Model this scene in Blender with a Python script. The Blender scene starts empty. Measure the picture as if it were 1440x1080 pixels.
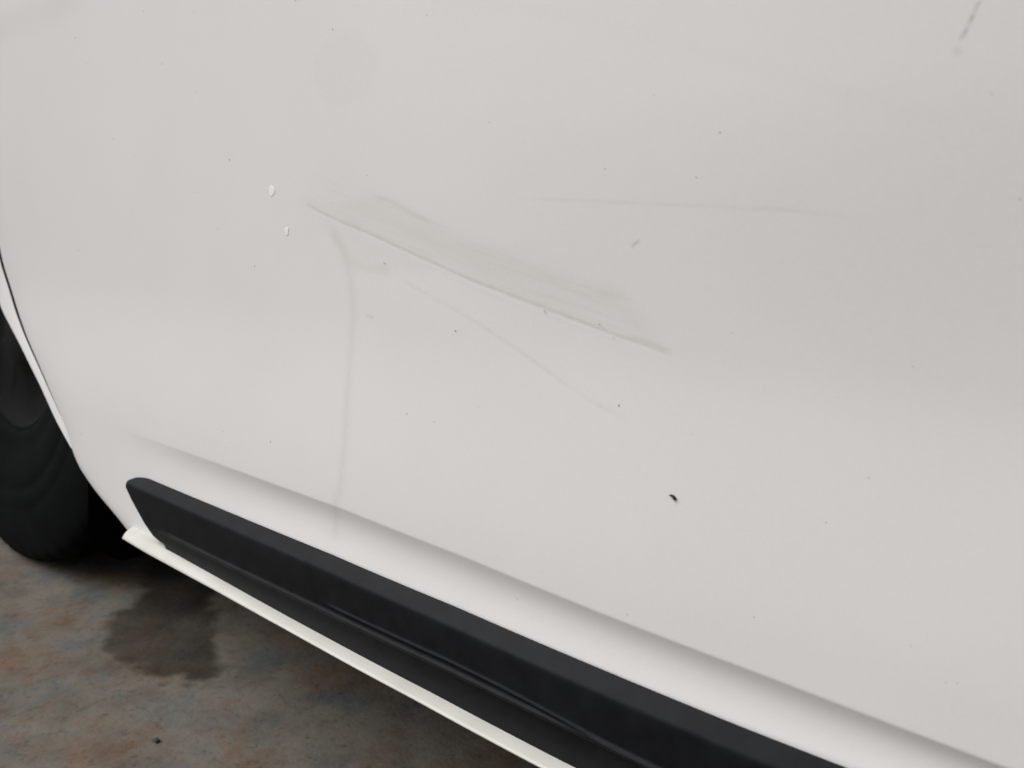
import bpy, bmesh, math, random
import numpy as np
from mathutils import Matrix, Vector

random.seed(7)
rng = np.random.default_rng(7)
S = bpy.context.scene
COL = S.collection

# ------------------------------------------------------------------ camera
HC = 0.53             # phone height over the ground
D = 0.40              # phone distance from the door skin
yaw, pitch, roll = math.radians(51.68), math.radians(10.42), math.radians(1.5)
fw = Vector((-math.cos(yaw)*math.cos(pitch), math.sin(yaw)*math.cos(pitch), -math.sin(pitch)))
rt = fw.cross(Vector((0, 0, 1))).normalized(); up = rt.cross(fw)
r2 = rt*math.cos(roll)+up*math.sin(roll); u2 = up*math.cos(roll)-rt*math.sin(roll)
cam = bpy.data.cameras.new('camera'); cam_o = bpy.data.objects.new('camera', cam); COL.objects.link(cam_o)
m = Matrix((r2, u2, -fw)).transposed().to_4x4(); m.translation = Vector((0, -D, HC))
cam_o.matrix_world = m
cam.sensor_width = 36; cam.lens = 1081/1440*36; cam.clip_start = .01; cam.clip_end = 500
cam.dof.use_dof = True; cam.dof.focus_distance = .62; cam.dof.aperture_fstop = 7.5
S.camera = cam_o

# ------------------------------------------------------------------ overcast daylight
SUN_EL, SUN_AZ = math.radians(50), math.radians(219)     # azimuth clockwise from +Y: light from the rear, outer side
w = bpy.data.worlds.new('World'); S.world = w; w.use_nodes = True
nt = w.node_tree; bg = nt.nodes['Background']
sky = nt.nodes.new('ShaderNodeTexSky'); sky.sky_type = 'NISHITA'; sky.sun_disc = False
sky.sun_elevation = SUN_EL; sky.sun_rotation = SUN_AZ; sky.dust_density = 6; sky.air_density = 1.0
hs = nt.nodes.new('ShaderNodeHueSaturation'); hs.inputs['Saturation'].default_value = .10   # cloud cover: nearly grey light
nt.links.new(sky.outputs[0], hs.inputs['Color']); nt.links.new(hs.outputs[0], bg.inputs['Color'])
bg.inputs['Strength'].default_value = .066
sun = bpy.data.lights.new('sun', 'SUN'); sun.energy = 1.5; sun.angle = math.radians(56); sun.color = (1, .988, .970)
sun_o = bpy.data.objects.new('sun', sun); COL.objects.link(sun_o)
sd = Vector((math.sin(SUN_AZ)*math.cos(SUN_EL), math.cos(SUN_AZ)*math.cos(SUN_EL), math.sin(SUN_EL)))
sun_o.rotation_euler = (-sd).to_track_quat('-Z', 'Y').to_euler(); sun_o.location = (-2, -4, 6)
S.view_settings.view_transform = 'Standard'; S.view_settings.look = 'None'
S.view_settings.gamma = 1; S.view_settings.use_curve_mapping = False
S.view_settings.exposure = 0.28

# ------------------------------------------------------------------ materials
def mat(name):
    M = bpy.data.materials.new(name); M.use_nodes = True
    return M, M.node_tree, M.node_tree.nodes['Principled BSDF']
def N(nt, kind, **kw):
    n = nt.nodes.new(kind)
    for k, v in kw.items(): setattr(n, k, v)
    return n
def noise(nt, vec, scale, detail=4, rough=.55):
    n = N(nt, 'ShaderNodeTexNoise'); n.inputs['Scale'].default_value = scale
    n.inputs['Detail'].default_value = detail; n.inputs['Roughness'].default_value = rough
    nt.links.new(vec, n.inputs['Vector']); return n.outputs['Fac']
def ramp(nt, fac, stops):
    r = N(nt, 'ShaderNodeValToRGB'); e = r.color_ramp.elements
    while len(e) < len(stops): e.new(.5)
    for el, (p, c) in zip(e, stops): el.position = p; el.color = (*c, 1) if len(c) == 3 else c
    nt.links.new(fac, r.inputs[0]); return r.outputs[0]
def mix(nt, fac, a, b, mode='MIX'):
    n = N(nt, 'ShaderNodeMix', data_type='RGBA', blend_type=mode)
    for sock, v in ((n.inputs[0], fac), (n.inputs[6], a), (n.inputs[7], b)):
        if isinstance(v, (int, float)): sock.default_value = v
        elif isinstance(v, tuple): sock.default_value = (*v, 1)
        else: nt.links.new(v, sock)
    return n.outputs[2]
def bump(nt, h, strength, dist, bsdf):
    b = N(nt, 'ShaderNodeBump'); b.inputs['Strength'].default_value = strength; b.inputs['Distance'].default_value = dist
    nt.links.new(h, b.inputs['Height']); nt.links.new(b.outputs[0], bsdf.inputs['Normal'])
def coords(nt): return N(nt, 'ShaderNodeTexCoord').outputs['Object']
def attr(nt, name): return N(nt, 'ShaderNodeAttribute', attribute_name=name).outputs['Fac']

def paint_material():
    M, nt, b = mat('white_paint'); co = coords(nt)
    film = ramp(nt, noise(nt, co, 7, 5), [(.3, (.790, .777, .771)), (.7, (.805, .796, .792))])      # thin road film
    dust = ramp(nt, noise(nt, co, 420, 2, .6), [(.35, (.985, .982, .978)), (.6, (1, 1, 1))])          # fine dust grain
    c = mix(nt, 1.0, film, dust, 'MULTIPLY')
    c = mix(nt, attr(nt, 'wear_and_reflection'), c, (.35, .325, .225))
    nt.links.new(c, b.inputs['Base Color'])
    b.inputs['Roughness'].default_value = .42
    b.inputs['Specular IOR Level'].default_value = .3
    b.inputs['Coat Weight'].default_value = .18; b.inputs['Coat Roughness'].default_value = .18
    bump(nt, noise(nt, co, 260, 2), .012, .001, b)
    return M
def plain(name, col, rough, spec=.5, nscale=0, bstr=0, var=0):
    M, nt, b = mat(name); b.inputs['Roughness'].default_value = rough; b.inputs['Specular IOR Level'].default_value = spec
    if nscale:
        co = coords(nt); n = noise(nt, co, nscale, 4)
        lo = tuple(x*(1-var) for x in col); hi = tuple(x*(1+var) for x in col)
        nt.links.new(ramp(nt, noise(nt, co, nscale*.06, 5), [(.3, lo), (.7, hi)]), b.inputs['Base Color'])
        if bstr: bump(nt, n, bstr, .001, b)
    else: b.inputs['Base Color'].default_value = (*col, 1)
    return M
PAINT = paint_material()
TRIM = plain('grained_black_plastic', (.0100, .0108, .0126), .48, .10, 900, .10, .25)
RUBBER = plain('black_rubber', (.0036, .0043, .0047), .9, .07, 300, .25, .3)
LINER = plain('felted_black_liner', (.008, .009, .0095), .85, .15, 500, .3, .3)
UNDER = plain('dusty_underbody_coating', (.035, .032, .029), .85, .2, 120, .3, .4)
ALLOY = plain('black_steel_wheel', (.0045, .005, .0052), .8, .10, 60, .05, .2)
DIRT = plain('dark_dirt', (.48, .47, .44), .8, .3, 800, .2, .3)
GRIT = plain('grey_grit', (.52, .51, .48), .8, .3, 800, .2, .2)
SEED = plain('black_seed', (.012, .011, .010), .6, .4, 2000, .2, .3)
BLISTER = plain('raised_white_paint', (.90, .898, .892), .6, .25, 900, .02, .02)
STONE = plain('dark_stone', (.07, .065, .058), .85, .3, 300, .4, .3)

def ground_material():
    M, nt, b = mat('old_concrete'); co = coords(nt)
    big = noise(nt, co, 3.2, 6, .62); mid = noise(nt, co, 17, 6, .68); fine = noise(nt, co, 95, 5, .7)
    c = ramp(nt, big, [(.30, (.118, .101, .083)), (.5, (.158, .139, .116)), (.72, (.195, .177, .152))])
    off = N(nt, 'ShaderNodeMapping'); off.inputs['Location'].default_value = (3.1, 7.7, 2.2); nt.links.new(co, off.inputs['Vector'])
    rust = ramp(nt, noise(nt, off.outputs[0], 11, 6, .65), [(.50, (0, 0, 0)), (.66, (.85, .85, .85))])
    c = mix(nt, rust, c, (.155, .092, .056))
    off2 = N(nt, 'ShaderNodeMapping'); off2.inputs['Location'].default_value = (9.3, 1.7, 5.2); nt.links.new(co, off2.inputs['Vector'])
    blue = ramp(nt, noise(nt, off2.outputs[0], 14, 6, .6), [(.53, (0, 0, 0)), (.67, (.85, .85, .85))])
    c = mix(nt, blue, c, (.104, .122, .124))
    grain = ramp(nt, mid, [(.3, (.66, .65, .64)), (.55, (1, 1, 1)), (.8, (1.0, 1.0, 1.0))])
    c = mix(nt, 1.0, c, grain, 'MULTIPLY')
    pit = ramp(nt, fine, [(.30, (.50, .50, .50)), (.46, (1, 1, 1))])
    c = mix(nt, .8, c, pit, 'MULTIPLY')
    wet = attr(nt, 'wet')
    c = mix(nt, wet, c, mix(nt, 1.0, c, (.16, .14, .115), 'MULTIPLY'))
    nt.links.new(c, b.inputs['Base Color'])
    rr = N(nt, 'ShaderNodeMapRange'); rr.inputs[3].default_value = .9; rr.inputs[4].default_value = .55
    nt.links.new(wet, rr.inputs[0]); nt.links.new(rr.outputs[0], b.inputs['Roughness'])
    b.inputs['Specular IOR Level'].default_value = .3
    ad = N(nt, 'ShaderNodeMath', operation='ADD'); nt.links.new(mid, ad.inputs[0]); nt.links.new(fine, ad.inputs[1])
    bump(nt, ad.outputs[0], .35, .004, b)
    return M
CONCRETE = ground_material()

# ------------------------------------------------------------------ mesh helpers
def link(o, parent=None):
    COL.objects.link(o)
    if parent: o.parent = parent
    return o
def grid_mesh(name, P, mats, attrs=None, closed_u=False):
    """P: (rows, cols, 3) points -> one quad sheet"""
    r, c = P.shape[:2]
    idx = np.arange(r*c).reshape(r, c)
    if closed_u: idx = np.concatenate([idx, idx[:, :1]], 1)
    q = np.stack([idx[:-1, :-1], idx[:-1, 1:], idx[1:, 1:], idx[1:, :-1]], -1).reshape(-1, 4)
    me = bpy.data.meshes.new(name)
    me.vertices.add(r*c); me.vertices.foreach_set('co', P.reshape(-1).astype(np.float32))
    me.loops.add(q.size); me.loops.foreach_set('vertex_index', q.reshape(-1).astype(np.int32))
    me.polygons.add(len(q)); me.polygons.foreach_set('loop_start', np.arange(0, q.size, 4, dtype=np.int32))
    me.polygons.foreach_set('use_smooth', np.ones(len(q), dtype=bool))
    for k, v in (attrs or {}).items():
        a = me.attributes.new(k, 'FLOAT', 'POINT'); a.data.foreach_set('value', v.reshape(-1).astype(np.float32))
    me.update(); me.validate()
    me.materials.append(mats)
    return me
def sheet(name, P, material, parent=None, attrs=None, closed_u=False):
    return link(bpy.data.objects.new(name, grid_mesh(name, P, material, attrs, closed_u)), parent)
def vnoise(x, y, seed=0):
    g = np.random.default_rng(seed).random((256, 256))
    xi, yi = np.floor(x).astype(int), np.floor(y).astype(int); fx, fy = x-xi, y-yi
    fx = fx*fx*(3-2*fx); fy = fy*fy*(3-2*fy)
    a = g[yi % 256, xi % 256]; b = g[yi % 256, (xi+1) % 256]; c = g[(yi+1) % 256, xi % 256]; d = g[(yi+1) % 256, (xi+1) % 256]
    return (a*(1-fx)+b*fx)*(1-fy)+(c*(1-fx)+d*fx)*fy
def fbm(x, y, seed=0, n=4):
    return sum(vnoise(x*2**i, y*2**i, seed+i)*.5**i for i in range(n))/(2-2*.5**n)
def poly_dist(X, Z, pts):
    """distance to a polyline and running position 0..1 along it"""
    best = np.full(X.shape, 9.); pos = np.zeros(X.shape)
    pts = np.array(pts); L = np.r_[0, np.cumsum(np.hypot(*np.diff(pts, axis=0).T))]
    for i in range(len(pts)-1):
        a, b = pts[i], pts[i+1]; ab = b-a; l2 = ab@ab
        t = np.clip(((X-a[0])*ab[0]+(Z-a[1])*ab[1])/l2, 0, 1)
        d = np.hypot(X-a[0]-t*ab[0], Z-a[1]-t*ab[1]); k = d < best
        best = np.where(k, d, best); pos = np.where(k, (L[i]+t*math.sqrt(l2))/L[-1], pos)
    return best, pos
def in_poly(X, Z, pts):
    """signed distance to a polygon, positive inside"""
    pts = np.array(pts); ins = np.zeros(X.shape, bool); n = len(pts)
    for i in range(n):
        (x1, z1), (x2, z2) = pts[i], pts[(i+1) % n]
        if z1 == z2: continue
        ins ^= ((z1 > Z) != (z2 > Z)) & (X < (x2-x1)*(Z-z1)/(z2-z1)+x1)
    d, _ = poly_dist(X, Z, np.r_[pts, pts[:1]])
    return np.where(ins, d, -d)

# ------------------------------------------------------------------ ground: one sheet, finer where the camera looks
gx = np.unique(np.r_[-60, -30, -14, -7, -4, -2.6, np.arange(-2.0, -.1, .006), 0, .4, 1, 2.5, 5, 10, 25, 60])
gy = np.unique(np.r_[-60, -30, -14, -7, -3.5, -1.6, -.8, np.arange(-.4, .62, .006), .8, 1.2, 2.5, 5, 10, 25, 60])
GX, GY = np.meshgrid(gx, gy)
wob = fbm(GX*22, GY*22, 3)-.5; wob2 = fbm(GX*70, GY*70, 9)-.5
stain_out = [(-.997, -.001), (-1.021, .02), (-1.045, .045), (-1.057, .071), (-1.10, .105), (-1.19, .16), (-1.22, .24), (-1.08, .24), (-.985, .150), (-.91, .111),
             (-.864, .096), (-.817, .073), (-.810, .057), (-.826, .034), (-.847, .018), (-.862, .009), (-.891, .009), (-.917, .008), (-.932, -.004), (-.959, -.006)]
sdist = in_poly(GX, GY, stain_out)+wob*.040+wob2*.018
wet = np.clip(sdist/.014+.5, 0, 1)*(.72+.5*(fbm(GX*14, GY*14, 21)-.35))
for (px, py, r) in [(-.838, .004, .006), (-.815, .021, .006), (-.882, -.126, .004), (-.86, -.079, .004)]:
    wet = np.maximum(wet, np.clip(1.3-np.hypot(GX-px, GY-py)/r, 0, 1)*.7)
GZ = .003*(fbm(GX*6, GY*6, 30)-.5)+.0012*(fbm(GX*60, GY*60, 31)-.5)
near = (GX > -2.0) & (GX < -.1) & (GY > -.4) & (GY < .62)
GZ = np.where(near, GZ, 0)
g = sheet('ground', np.stack([GX, GY, GZ], -1), CONCRETE, attrs={'wet': np.clip(wet, 0, 1)})
g['kind'] = 'structure'; g['label'] = 'mottled brown and grey concrete ground with a damp patch'

# ------------------------------------------------------------------ the car
car = link(bpy.data.objects.new('white_car', None)); car.location = (-.4, .6, 0); car.empty_display_size = .1
bpy.context.view_layer.update()
car['label'] = 'white car seen close at its scuffed lower rear door with black plastic trim'; car['category'] = 'car'
CINV = car.matrix_world.inverted()
def part(o, parent=None):
    """hang a world-space mesh under the car (or under one of its parts) without moving it"""
    o.parent = parent or car
    o.matrix_parent_inverse = CINV if parent is None else Matrix()
    return o

def sstep(a, b, x):
    t = np.clip((x-a)/(b-a), 0, 1); return t*t*(3-2*t)
ZC_X = [-1.4, -.899, -.6624, -.4894, -.3546, -.2303, -.1228, -.0135, .4]; ZC_Z = [.307, .307, .3092, .3091, .3047, .2971, .2917, .2844, .276]
ZT_X = [-1.4, -.8281, -.6878, -.4996, -.3588, -.2269, -.1475, -.0847, .4]; ZT_Z = [.2611, .2611, .2630, .2648, .2635, .2590, .2562, .2546, .2520]
def zc(X): return np.interp(X, ZC_X, ZC_Z)          # height of the crease
def zt(X): return np.interp(X, ZT_X, ZT_Z)          # height of the line where the black trim starts
def base(X, Z):
    dx = X+.48; dz = .75-Z
    return np.where(dx > 0, .115, .035)*dx**2 + np.where(dz > 0, -.06*dz**2, .03*dz**2) + .0054 + .0060*sstep(.31, .47, Z) - .0075*sstep(-.50, -.05, X)*sstep(.44, .62, Z)
SW_T = np.linspace(0, 1, 201)                       # swage: undercut below the crease, then easing out again to the trim
SW_O = np.r_[0, np.cumsum(np.interp(SW_T[1:]-.0025, [0, .05, .20, .50, .75, 1], [0, .0150, .0110, -.0003, -.0056, -.0076]))]/200
def surf(X, Z):
    """outer skin of the door: Y for a place along the car X and a height Z"""
    c = zc(X); t = np.clip((c-Z)/(c-zt(X)), 0, 1)
    A = sstep(-.95, -.55, X)
    o1 = np.interp(t, SW_T, SW_O)
    return base(X, Z) + A*o1

XL_Z = np.array([0.1694, 0.1881, 0.1991, 0.2130, 0.2423, 0.2499, 0.2666, 0.2907, 0.3239, 0.3496, 0.3760, 0.4089, 0.4458, 0.4728, 0.5500, 0.6500, 0.8000, 1.0000])
XL_X = np.array([-0.8528, -0.8968, -0.9409, -0.9930, -1.0526, -1.0508, -1.0649, -1.0943, -1.1381, -1.1751, -1.2166, -1.2588, -1.2946, -1.3217, -1.3600, -1.3850, -1.3950, -1.4000])
def smooth_interp(xs, xp, fp, wdt=.012):
    return sum(np.interp(xs+o, xp, fp)*k for o, k in ((-wdt, .2), (-wdt/2, .2), (0, .2), (wdt/2, .2), (wdt, .2)))
def xl(Z): return smooth_interp(Z, XL_Z, XL_X)

# --- door skin
zrow = np.unique(np.r_[np.arange(.184, .258, .003), np.arange(.258, .316, .0008), np.arange(.316, .72, .0013), np.arange(.72, .86, .003), np.arange(.86, 1.001, .014)])
u = [0.0]; x = -1.30
while x < .36:
    x += np.interp(x, [-1.3, -.5, -.1, 0, .36], [.0026, .0014, .0010, .0012, .006]); u.append(x)
u = (np.array(u)-u[1]+.0026); u[0] = 0; u = np.clip(u/u[-1], 0, 1)
Zg, Ug = np.meshgrid(zrow, u, indexing='ij')
XLg = xl(zrow)[:, None]
Xg = XLg+(.36-XLg)*Ug
Yg = surf(Xg, Zg)
edge = Xg-XLg
Yg = Yg+.005*np.exp(-edge/.030)*sstep(.75, .45, Zg)                                   # skin rolls in towards the wheel arch
Yg += .0012*(fbm(Xg*4+9, Zg*4+3, 50, 2)-.5)                                           # pressed sheet is never dead flat
MARK = {
    'main': [(-0.5493, 0.5573), (-0.5321, 0.5508), (-0.5028, 0.5423), (-0.436, 0.5242), (-0.3774, 0.507), (-0.3257, 0.494), (-0.2796, 0.4832), (-0.243, 0.4745), (-0.2187, 0.4694), (-0.2061, 0.466)],
    'main2': [(-0.2357, 0.4752), (-0.2212, 0.4726), (-0.2058, 0.4681)],
    'scuff': [(-0.5542, 0.5603), (-0.5118, 0.5553), (-0.4671, 0.563), (-0.4367, 0.5557), (-0.3783, 0.5345), (-0.327, 0.5258), (-0.281, 0.5122), (-0.2496, 0.5027), (-0.2269, 0.4868), (-0.2167, 0.4739), (-0.214, 0.469), (-0.2431, 0.4758), (-0.2797, 0.4841), (-0.3258, 0.495), (-0.3774, 0.508), (-0.436, 0.5252), (-0.5028, 0.5434)],
    'smear': [(-0.5256, 0.5428), (-0.4683, 0.5359), (-0.4058, 0.5177), (-0.4091, 0.5056), (-0.4473, 0.5045), (-0.4848, 0.5062), (-0.5007, 0.5129), (-0.5117, 0.5281)],
    'streak': [(-0.4687, 0.5625), (-0.4484, 0.5595), (-0.4251, 0.551), (-0.3993, 0.5418)],
    'arc': [(-0.5191, 0.5394), (-0.5044, 0.5242), (-0.4936, 0.5132), (-0.472, 0.5067), (-0.4434, 0.5068)],
    'drip': [(-0.5154, 0.5383), (-0.5008, 0.5203), (-0.4907, 0.4963), (-0.4867, 0.4708), (-0.4894, 0.4359), (-0.4899, 0.4007), (-0.4891, 0.3653), (-0.4914, 0.3288), (-0.4999, 0.2951), (-0.5019, 0.2727)],
    'low': [(-0.4354, 0.5007), (-0.4124, 0.4929), (-0.3696, 0.4782), (-0.3241, 0.4602), (-0.2764, 0.438), (-0.2544, 0.4295), (-0.2311, 0.4225)],
    'horiz': [(-0.3404, 0.5605), (-0.305, 0.5581), (-0.2673, 0.5564), (-0.233, 0.5548), (-0.1889, 0.5533), (-0.1495, 0.5509), (-0.1207, 0.548), (-0.1005, 0.5459)],
    'topr': [(-0.0698, 0.6435), (-0.0714, 0.6386), (-0.0731, 0.6333), (-0.0743, 0.6298), (-0.076, 0.6272)],
    'topr2': [(-0.0776, 0.6236), (-0.0749, 0.6203)],
    'hair': [(-0.2373, 0.5294), (-0.2351, 0.5315), (-0.2318, 0.5329)],
    'nick': [(-0.472, 0.4708), (-0.4618, 0.4682)],
    'reflection_edge': [(-0.4386, 0.6998), (-0.345, 0.6826), (-0.2583, 0.6575), (-0.1948, 0.6333), (-0.1405, 0.6146), (-0.0898, 0.5955), (-0.0458, 0.5835)],
    'arcTL': [(-1.2471, 0.7783), (-1.0852, 0.7723), (-0.9948, 0.7759), (-0.9343, 0.781)],
}
wear_and_reflection = np.zeros(Xg.shape)
def window(pts, pad=.03):
    p = np.array(pts); return (Xg > p[:, 0].min()-pad) & (Xg < p[:, 0].max()+pad) & (Zg > p[:, 1].min()-pad) & (Zg < p[:, 1].max()+pad)
def line(name, width, amt, seed, broken=.0, ends=.08, groove=0, freq=60):
    k = window(MARK[name]); X, Z = Xg[k], Zg[k]
    d, s = poly_dist(X, Z+.0012*(fbm(X*40, Z*40, seed+7)-.5), MARK[name])
    f = np.exp(-(d/width)**2)*np.clip(s/ends, 0, 1)*np.clip((1-s)/ends, 0, 1)
    f *= 1-broken+broken*2*np.clip(fbm(s*freq, d*0+.5, seed, 3)-.2, 0, 1)
    wear_and_reflection[k] = 1-(1-wear_and_reflection[k])*(1-amt*np.clip(f, 0, 1))
    if groove: Yg[k] += groove*f
def area(name, soft, amt, seed, stretch=(0, 0), power=1., extra=None):
    k = window(MARK[name]); X, Z = Xg[k], Zg[k]
    f = np.clip(in_poly(X, Z, MARK[name])/soft+.5, 0, 1)
    a = math.radians(-16)
    al, ac = X*math.cos(a)+Z*math.sin(a), -X*math.sin(a)+Z*math.cos(a)
    n = fbm(al*stretch[0]+3, ac*stretch[1]+7, seed, 4)
    f = f*np.clip(.45+1.5*(n-.15), 0, 1.6)
    if extra: f = f*extra(X, Z)
    wear_and_reflection[k] = 1-(1-wear_and_reflection[k])*(1-np.clip(amt*f, 0, .9))
area('scuff', .014, .046, 11, (14, 130))
area('scuff', .010, .032, 71, (22, 420))
for i, (up, lo, hi) in enumerate([(.004, .05, .9), (.009, .1, .95), (.013, .0, .6), (.017, .2, .97), (.021, .08, .7), (.024, .35, .9), (.028, .05, .45), (-.004, .3, .8)]):
    pm = np.array(MARK['main']); n_ = np.linspace(lo, hi, 8)*(len(pm)-1)
    MARK['fine%d' % i] = [(float(np.interp(q, range(len(pm)), pm[:, 0])), float(np.interp(q, range(len(pm)), pm[:, 1]))+up+.0012*math.sin(q*2+i)) for q in n_]
    line('fine%d' % i, .0008, .07, 90+i, .95, .1, freq=10)
area('smear', .016, .06, 12, (40, 70))
line('main', .0010, .28, 13, .4, .02, .00022)
line('main2', .0011, .16, 14, .2, .1, .0001)
line('streak', .0018, .16, 15, .3, .15)
line('arc', .0035, .09, 16, .4)
line('drip', .0055, .085, 17, .35, .05, freq=14)
line('drip', .0016, .05, 18, .6, .1, freq=20)
line('low', .0013, .10, 19, .75, .05, .00008, freq=14)
line('horiz', .0011, .10, 20, .5, .2, freq=20)
line('topr', .0008, .60, 21, .9, .02, freq=11)
line('topr2', .0013, .22, 22, .3, .1)
line('hair', .0006, .6, 23, .3, .05)
line('nick', .0010, .22, 24, .2, .1)
line('reflection_edge', .0040, .030, 25, .5, .2, freq=9)  # boundary of a reflection, painted into the colour as a faint line
# rub marks near the right end of the scuff
k = window([(-.25, .50), (-.22, .485)], .02); wear_and_reflection[k] += .09*np.exp(-(((Xg[k]+.251)/.010)**2+((Zg[k]-.5005)/.005)**2))*fbm(Xg[k]*60, Zg[k]*300, 33)*2
# round hand smudge near the top
k = window([(-.499, .6593)], .08); rr = np.hypot((Xg[k]+.499)*.72, Zg[k]-.659)/.030+.25*(fbm(Xg[k]*40, Zg[k]*40, 35)-.5)
wear_and_reflection[k] += .035*np.clip((1.05-rr)/.3, 0, 1)
# shallow dent behind the scuff, wheel arch swell at the far upper corner
k = window(MARK['scuff'], .06); d, s = poly_dist(Xg[k], Zg[k], MARK['main'])
Yg[k] += .0006*np.exp(-(d/.030)**2)*np.clip(s/.2, 0, 1)*np.clip((1-s)/.2, 0, 1)
k = (Xg < -.8) & (Zg > .70); Yg[k] -= .0015*sstep(-.80, -.95, Xg[k])*sstep(0, .05, Zg[k]-np.interp(Xg[k], [-1.3, -1.08, -.99, -.93, -.85], [.775, .765, .772, .785, .83]))
# faint splash dirt towards the sill
wear_and_reflection += .05*np.clip(fbm(Xg*30, Zg*30, 41)-.45, 0, 1)*sstep(.40, .24, Zg)+.035*np.clip(fbm(Xg*9, Zg*13, 44, 5)-.5, 0, 1)
# folded edge
fold = []
for dx, dy in ((-.0016, .016), (-.0020, .006), (-.0016, .0022), (-.0007, .0005)):
    fold.append(np.stack([Xg[:, :1]+dx, Yg[:, :1]+dy, Zg[:, :1]], -1))
P = np.concatenate(fold+[np.stack([Xg, Yg, Zg], -1)], 1)
wear_and_reflection = np.clip(np.concatenate([np.repeat(wear_and_reflection[:, :1], 4, 1), wear_and_reflection], 1), 0, 1)
door = part(sheet('rear_door', P, PAINT, attrs={'wear_and_reflection': wear_and_reflection}))
door['label'] = 'white rear door skin with a long scratch, grey scuff and dirty runs'
def skin(X, Z): return float(surf(np.array(X), np.array(Z)))

# --- quarter panel lip behind the door gap
XA_Z = np.array([0.2423, 0.2762, 0.3204, 0.3628, 0.4099, 0.4600, 0.5200, 0.5800, 0.6300, 0.6550, 0.6700, 1.0000])
XA_X = np.array([-1.0526, -1.1018, -1.1645, -1.2372, -1.3269, -1.3850, -1.4700, -1.5600, -1.6800, -1.8000, -1.9500, -1.9700])
zr = np.unique(np.r_[np.arange(.250, .52, .003), np.arange(.52, 1.001, .012)])
xg = xl(zr)-np.interp(zr, [.24, .27, .33, .42, .5, 1], [.0010, .0030, .0085, .0150, .016, .016])-.0018
xa = np.minimum(smooth_interp(zr, XA_Z, XA_X, .008), xg-.002)
hide = .006*(1-sstep(.25, .285, zr)); xg = xg+hide; xa = xa+hide                    # the lip dips behind the door where they meet
uu = np.r_[0, .02, .06, np.linspace(.12, .88, 14), .94, .98, 1]
X = xa[:, None]+(xg-xa)[:, None]*uu; Z = np.repeat(zr[:, None], len(uu), 1)
Y = surf(X, Z)+.0015+.005*np.exp(-np.abs(X-xg[:, None])/.030)*sstep(.75, .45, Z)
L0 = [np.stack([X[:, :1]+dx, Y[:, :1]+dy, Z[:, :1]], -1) for dx, dy in ((-.001, .028), (-.0016, .004), (-.0010, .001))]
L1 = [np.stack([X[:, -1:]+dx, Y[:, -1:]+dy, Z[:, -1:]], -1) for dx, dy in ((.0010, .001), (.0016, .004), (.001, .02))]
quarter = part(sheet('rear_quarter_panel', np.concatenate(L0+[np.stack([X, Y, Z], -1)], 1), PAINT, attrs={'wear_and_reflection': np.zeros((len(zr), len(uu)+3))}))
quarter['label'] = 'white wheel arch lip beyond the door gap'

# --- black strip put in the door gap to stand for its shade
Xs = xl(zr)[:, None]+np.array([-.024, -.016, -.008, .002, .010]); Zs = np.repeat(zr[:, None], 5, 1)
part(sheet('gap_shade', np.stack([Xs, surf(Xs, Zs)+np.array([.016, .009, .008, .010, .020]), Zs], -1), RUBBER))

# --- black trim on the door
TX = np.r_[np.arange(-.8609, -.76, .0012), np.arange(-.76, .345, .006)]
ztop = np.interp(TX, [-.8609, -.8592, -.8545, -.8463, -.8340, -.8239], [.2455, .2505, .2552, .2586, .2606, .2614])
ztop = np.where(TX < -.8239, ztop, zt(TX)+.0004)
zlow = np.interp(TX, [-.8609, -.8596, -.8429, -.8153, -.7986, -.7840, -.7696, -.672, -.553, -.375, -.2507, .4], [.2448, .2412, .2269, .2075, .1978, .1960, .1952, .1943, .1923, .1909, .1870, .1845])
rows = np.r_[0, .01, .025, .05, np.linspace(.08, .92, 80), .95, .975, .99, 1]
Zt = ztop[:, None]+(zlow-ztop)[:, None]*rows; Xt = np.repeat(TX[:, None], len(rows), 1)
Q = zt(Xt)-Zt                                                                    # depth below the top line
pq = [-.003, 0, .0085, .0110, .015, .025, .038, .048, .058, .070, .080]
py = [.0020, -.0008, -.0106, -.0113, -.0113, -.0109, -.0102, -.0096, -.0074, -.0045, -.0025]
prof = sum(np.interp(Q+o, pq, py) for o in (-.0014, -.0007, 0, .0007, .0014))/5
rib = np.interp(Xt, [-.8, -.666, -.498, -.345, -.216, .3], [.0460, .0458, .0447, .0426, .0416, .0410])
prof -= .0026*np.exp(-((Q-rib)/.0017)**2)*sstep(-.80, -.73, Xt)
rib2 = rib-.0066*sstep(-.17, -.33, Xt)                                                # a second, finer rib runs beside it along the middle
prof -= .0016*np.exp(-((Q-rib2)/.0012)**2)*sstep(-.505, -.475, Xt)*sstep(-.17, -.25, Xt)
inset = np.minimum(np.abs(Zt-zlow[:, None])*np.interp(TX, [-.81, -.78], [.6, 1])[:, None], Xt-TX[0]+.0004)
inset = np.where(Xt < -.775, inset, .02); e = sstep(0, .005, inset)
sy = base(Xt, Zt); ys = surf(Xt, Zt)
Yt = (ys-.0004)*(1-e)+(sy+prof)*e
trim = sheet('side_trim', np.stack([Xt, Yt, Zt], -1), TRIM); trim.parent = door
trim['label'] = 'grained black plastic trim strip with a raised rib'

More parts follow.
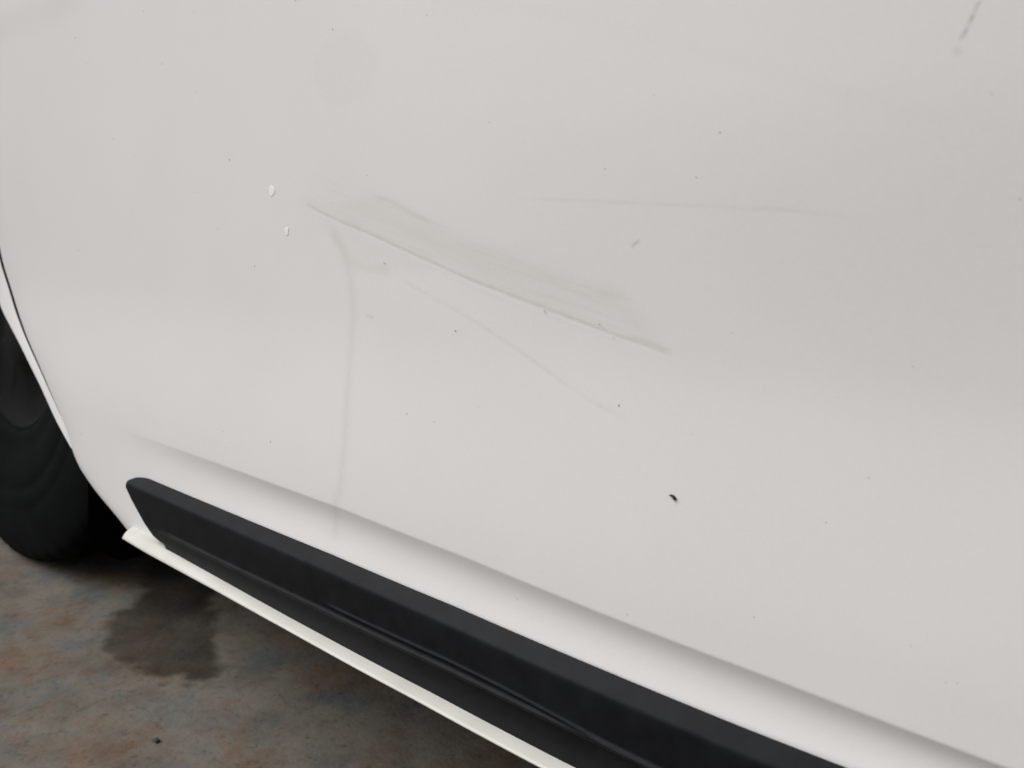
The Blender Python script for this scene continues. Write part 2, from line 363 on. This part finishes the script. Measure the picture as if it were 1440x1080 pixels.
# --- white sill ledge below door and trim
SX = np.r_[np.arange(-.8650, -.83, .002), np.arange(-.83, .36, .012)]
zt_ = np.interp(SX, [-.89, -.755, -.672, -.553, -.375, -.2507, .4], [.1940, .1953, .1945, .1925, .1909, .1871, .1850])
zb_ = np.interp(SX, [-.89, -.80, -.658, -.541, -.382, -.2647, .4], [.1872, .1860, .1887, .1893, .1884, .1852, .1830])
Ps = []
tap = (.5+.5*np.clip((SX+.8650)/.008, 0, 1))
for y0, fz, dz in ((.006, 0, .0015), (-.001, 0, .0010), (-.0065, 0, .0003), (-.0092, .12, 0), (-.0122, .36, 0), (-.0142, .60, 0), (-.0150, .76, -.0002), (-.0149, .82, -.0010), (-.0135, .82, -.0022), (-.006, .82, -.0034), (.010, .82, -.004)):
    z = zt_+(zb_-zt_)*fz+dz; zm = (zt_+zb_)/2
    Ps.append(np.stack([SX, base(SX, z)+.004+(y0-.004)*(.35+.65*tap), zm+(z-zm)*(.35+.65*tap)], -1))
Ps = np.stack(Ps, 1)
cap = Ps[:1].copy(); cap[..., 1] = cap[..., 1]*.3+.012; cap[..., 0] -= .002
cap2 = Ps[:1].copy(); cap2[..., 0] -= .0012; cap2[..., 1] += .0015
Ps = np.concatenate([cap, cap2, Ps], 0)
sill = part(sheet('sill', Ps, PAINT, attrs={'wear_and_reflection': np.clip(.20+.26*(fbm(Ps[..., 0]*40, Ps[..., 2]*90, 61)), 0, 1)}))
sill['label'] = 'narrow white sill ledge under the black trim'

# --- front door beyond the shut line (just out of the picture)
fx = np.r_[.3655, .367, .370, np.linspace(.38, 1.25, 60)]; fz = np.unique(np.r_[np.arange(.192, .26, .004), np.arange(.26, .316, .0012), np.arange(.32, 1.001, .012)])
FZ, FX = np.meshgrid(fz, fx, indexing='ij')
FY = surf(np.minimum(FX, .36), FZ)+.19*np.clip(FX-.36, 0, 2)-.045*np.clip(FX-.36, 0, 2)**2
PFd = np.concatenate([np.stack([FX[:, :1], FY[:, :1]+.014, FZ[:, :1]], -1), np.stack([FX, FY, FZ], -1)], 1)
part(sheet('front_door', PFd, PAINT, attrs={'wear_and_reflection': .04*fbm(PFd[..., 0]*9, PFd[..., 2]*13, 77)}))

# --- underbody
uprof = [(.040, .30), (.022, .20), (.012, .180), (.020, .170), (.030, .156), (.034, .166), (.060, .172), (.12, .172), (.14, .184), (.30, .184), (.32, .165), (.40, .165), (.42, .184), (.8, .188), (1.45, .18), (1.50, .24), (1.5, .55)]
ux = np.linspace(-.86, 2.1, 90)
PU = np.array([[(a, y+float(base(np.array(min(a, .36)), np.array(.2)))*(y < .1), z+.0015*(math.sin(a*40)*math.cos(y*30))) for (y, z) in uprof] for a in ux])
part(sheet('underbody', PU, UNDER))
PU2 = np.array([[(a, y, z+.002*math.sin(a*30)*math.cos(y*20)) for (y, z) in ((.33, .42), (.335, .24), (.36, .20), (.60, .19), (1.15, .19), (1.17, .24), (1.17, .42))] for a in np.linspace(-2.4, -1.02, 40)])
part(sheet('rear_floor', PU2, UNDER))
PI_ = np.array([[(a, .055+.02*math.sin(z*9), z) for z in np.linspace(.17, 1.0, 12)] for a in np.linspace(-1.10, .36, 8)])
part(sheet('light_block', PI_, LINER))  # unseen dark sheet added to keep sky light out behind the door

# --- wheel arch liner
WX, WR = -1.365, .372
an = np.radians(np.linspace(-32, 205, 50))
ys_ = np.r_[.075, .085, .11, .16, .22, .28, .31, .315, .315]; rs_ = np.r_[.415, .425, .428, .428, .426, .420, .39, .25, .06]
PL = np.array([[(WX+(r+.004*math.sin(8*a))*math.cos(a), y, max(.02, WR+r*math.sin(a))) for y, r in zip(ys_, rs_)] for a in an])
part(sheet('wheel_arch_liner', PL, LINER))

# --- black plastic guard just inside the arch edge
zf = np.arange(.215, .56, .008); xf = np.where(zf < .25, np.interp(zf, [.15, .1882, .213, .25], [-.885, -.91, -1.00, -1.06]), np.interp(zf, XA_Z, XA_X)-.002)
ww = np.r_[-.02, 0, .02, .05, .075, .09, .098, .10]; yy = np.r_[.022, .019, .023, .030, .042, .047, .055, .075]
PF = np.array([[(a-q, float(base(np.array(a), np.array(z)))+y, z) for q, y in zip(ww, yy)] for a, z in zip(xf, zf)])
part(sheet('arch_guard', PF, LINER))

# --- black flap added in place of the ground shadow behind the door corner
fy_ = np.r_[.018, .020, np.linspace(.026, .235, 20), .240, .242]
PM = np.array([[(-1.03-.10*(y-.03)-.16*(.25-(zb+(.27-zb)*v))+.003*math.sin(y*60), y, zb+(.27-zb)*v) for y in fy_ for zb in [.070+.06*max(0, 1-(y-.018)/.06)**2-.10*(y-.03)*0]] for v in np.r_[0, .01, np.linspace(.05, 1, 16)]])
PM2 = PM+np.array([-.006, 0, 0])
part(sheet('shade_flap', np.concatenate([PM, PM2[::-1]], 0), RUBBER))

# --- tyre with ribbed sidewall, grooved tread; rim inside
tp = [(.020, .205), (.010, .209), (.006, .216), (.0065, .222), (.002, .228), (-.003, .240), (-.005, .252), (-.0035, .254), (-.0055, .257), (-.006, .268), (-.0045, .270), (-.005, .273),
      (-.002, .288), (.0035, .300), (.008, .307), (.013, .3120), (.020, .3150), (.030, .3166), (.046, .3174), (.047, .310), (.054, .310), (.055, .3178), (.088, .318), (.089, .310), (.097, .310), (.098, .318),
      (.130, .3178), (.131, .310), (.138, .310), (.139, .3174), (.165, .3160), (.175, .312), (.185, .300), (.190, .27), (.18, .22), (.165, .205)]
nseg = 300; PT = np.zeros((len(tp), nseg, 3)); th = np.linspace(0, 2*np.pi, nseg, endpoint=False)
for i, (yo, r) in enumerate(tp):
    rr = np.full(nseg, r)
    if .308 <= r and i not in (19, 20, 23, 24, 27, 28): rr = np.where((np.arange(nseg)+(i//2)) % 6 == 0, r-.0022, r)
    if .300 <= r < .308: rr = np.where((np.arange(nseg)+(i//2)) % 6 == 0, r-.0010, r)
    rr = .150+(rr-.205)*(.220/.113)
    PT[i] = np.stack([WX+rr*np.cos(th), .014+yo+.095*(WR+rr*np.sin(th)), WR+rr*np.sin(th)], -1)
tyre = part(sheet('tyre', PT, RUBBER, closed_u=True)); tyre['label'] = 'black rear tyre in the shade of the wheel arch'
rp = [(.020, .160), (.012, .156), (.014, .149), (.022, .145), (.030, .138), (.026, .10), (.02, .06), (.012, .05), (.012, .004)]
PR = np.array([[(WX+r*(1-.03*(math.cos(5*a) > .2)*(.07 < r < .12))*math.cos(a), .014+.095*(WR+r*math.sin(a))+yo+.003*(math.cos(5*a) < -.3)*(.07 < r < .12), WR+r*math.sin(a)) for a in np.linspace(0, 2*np.pi, 120, endpoint=False)] for yo, r in rp])
rim = sheet('rim', PR, ALLOY, closed_u=True); rim.parent = tyre

# ------------------------------------------------------------------ small marks with relief on the door
def blob(name, X, Z, rx, rz, h, material, parent=None, ang=0., seed=0, seg=14):
    """low dome glued to the door skin"""
    r_ = random.Random(seed); pts = []
    ca, sa = math.cos(ang), math.sin(ang)
    jit = [1+r_.uniform(-.18, .18) for _ in range(seg)]
    for k, hh in ((1.0, -.0001), (.93, h*.35), (.75, h*.72), (.45, h*.95), (.05, h)):
        row = []
        for i in range(seg):
            a = 2*math.pi*i/seg; dx, dz = rx*k*jit[i]*math.cos(a), rz*k*jit[i]*math.sin(a)
            x, z = X+dx*ca-dz*sa, Z+dx*sa+dz*ca
            row.append((x, skin(x, z)-hh, z))
        pts.append(row)
    return np.array(pts)
for i, (X, Z, rx, rz) in enumerate([(-0.5981, 0.5694, .0042, .0048), (-0.5766, 0.5348, .0032, .0038)]):
    o = sheet('paint_blister', blob('b', X, Z, rx, rz, .00005, BLISTER, seed=i), BLISTER, closed_u=True); o.parent = door

# dirt specks, far too many and too small to tell apart: joined
def speck_cloud(name, items, material):
    V, F = [], []
    for (X, Z, r, s) in items:
        b = blob('s', X, Z, r, r*random.uniform(.6, 1.3), .00018, None, seed=s, seg=7, ang=random.random()*3)
        n0 = len(V); k, c = b.shape[:2]; V += [tuple(p) for p in b.reshape(-1, 3)]
        for i in range(k-1):
            for j in range(c):
                F.append((n0+i*c+j, n0+i*c+(j+1) % c, n0+(i+1)*c+(j+1) % c, n0+(i+1)*c+j))
    me = bpy.data.meshes.new(name); me.from_pydata(V, [], F); me.update(); me.materials.append(material)
    o = link(bpy.data.objects.new(name, me)); o.parent = door; o['kind'] = 'stuff'; return o
SP = [(-0.7832, 0.6963), (-0.7207, 0.6632), (-0.2991, 0.4863), (-0.3504, 0.4145), (-0.4198, 0.3987), (-0.0792, 0.4741), (-0.1717, 0.483), (-0.1867, 0.5925), (-0.3495, 0.6089), (-0.3061, 0.2842), (-0.4096, 0.6849), (-0.2276, 0.6157), (-0.3913, 0.3972), (-0.0441, 0.5555), (-0.0551, 0.324), (-0.0927, 0.4139), (-0.1104, 0.386), (-0.142, 0.3234), (-0.2575, 0.4813), (-0.3759, 0.4664), (-0.2394, 0.4316), (-0.5604, 0.7189), (-1.0162, 0.5069), (-0.4515, 0.5119), (-0.6654, 0.3263), (-0.0602, 0.6022), (-0.0454, 0.3178), (-0.0799, 0.2857)]
speck_cloud('dirt_specks', [(X, Z, .0006*np.interp(X, [-1, -.05], [1.5, .75])*random.uniform(.7, 1.15), i) for i, (X, Z) in enumerate(SP)], DIRT)
pale = []
while len(pale) < 60:
    X, Z = random.uniform(-1.2, .25), random.uniform(.27, .85)
    if X > float(xl(np.array([Z]))[0])+.03: pale.append((X, Z, .0006*random.uniform(.35, 1.1)*np.interp(X, [-1, -.05], [1.5, .7]), len(pale)))
speck_cloud('pale_grit', pale, GRIT)

# ------------------------------------------------------------------ loose things
# curled black seed stuck to the lower door
path = [(-0.1997, 0.3826), (-0.1987, 0.3829), (-0.1976, 0.3827), (-0.1966, 0.3821), (-0.1959, 0.3812), (-0.1957, 0.3805)]
rad = [.0003, .0006, .0008, .0010, .0011, .0006]
rings = []
for i, ((X, Z), r) in enumerate(zip(path, rad)):
    a, b = path[max(0, i-1)], path[min(len(path)-1, i+1)]; t = Vector((b[0]-a[0], 0, b[1]-a[1])).normalized()
    n1 = Vector((0, 1, 0)); n2 = t.cross(n1); c = Vector((X, skin(X, Z)-.0006, Z))
    rings.append([tuple(c+(n1*math.cos(q)+n2*math.sin(q))*r) for q in np.linspace(0, 2*math.pi, 10, endpoint=False)])
seed_o = sheet('seed', np.array(rings), SEED, closed_u=True)
seed_o['label'] = 'tiny curled black seed stuck to the plain lower part of the white door'; seed_o['category'] = 'seed'
# pebble on the concrete
bm = bmesh.new(); bmesh.ops.create_icosphere(bm, subdivisions=3, radius=.0032)
for v in bm.verts:
    n = v.co.normalized(); k = 1+.25*math.sin(n.x*5+1)*math.cos(n.y*4)+.12*math.sin(n.z*9+n.x*7)
    v.co = Vector((v.co.x*1.1*k, v.co.y*.85*k, v.co.z*.55*k))
me = bpy.data.meshes.new('pebble'); bm.to_mesh(me); bm.free(); me.materials.append(STONE)
for p in me.polygons: p.use_smooth = True
peb = link(bpy.data.objects.new('pebble', me)); peb.location = (-.741, -.054, .0022)
peb['label'] = 'small dark pebble lying alone on the bare concrete'; peb['category'] = 'pebble'
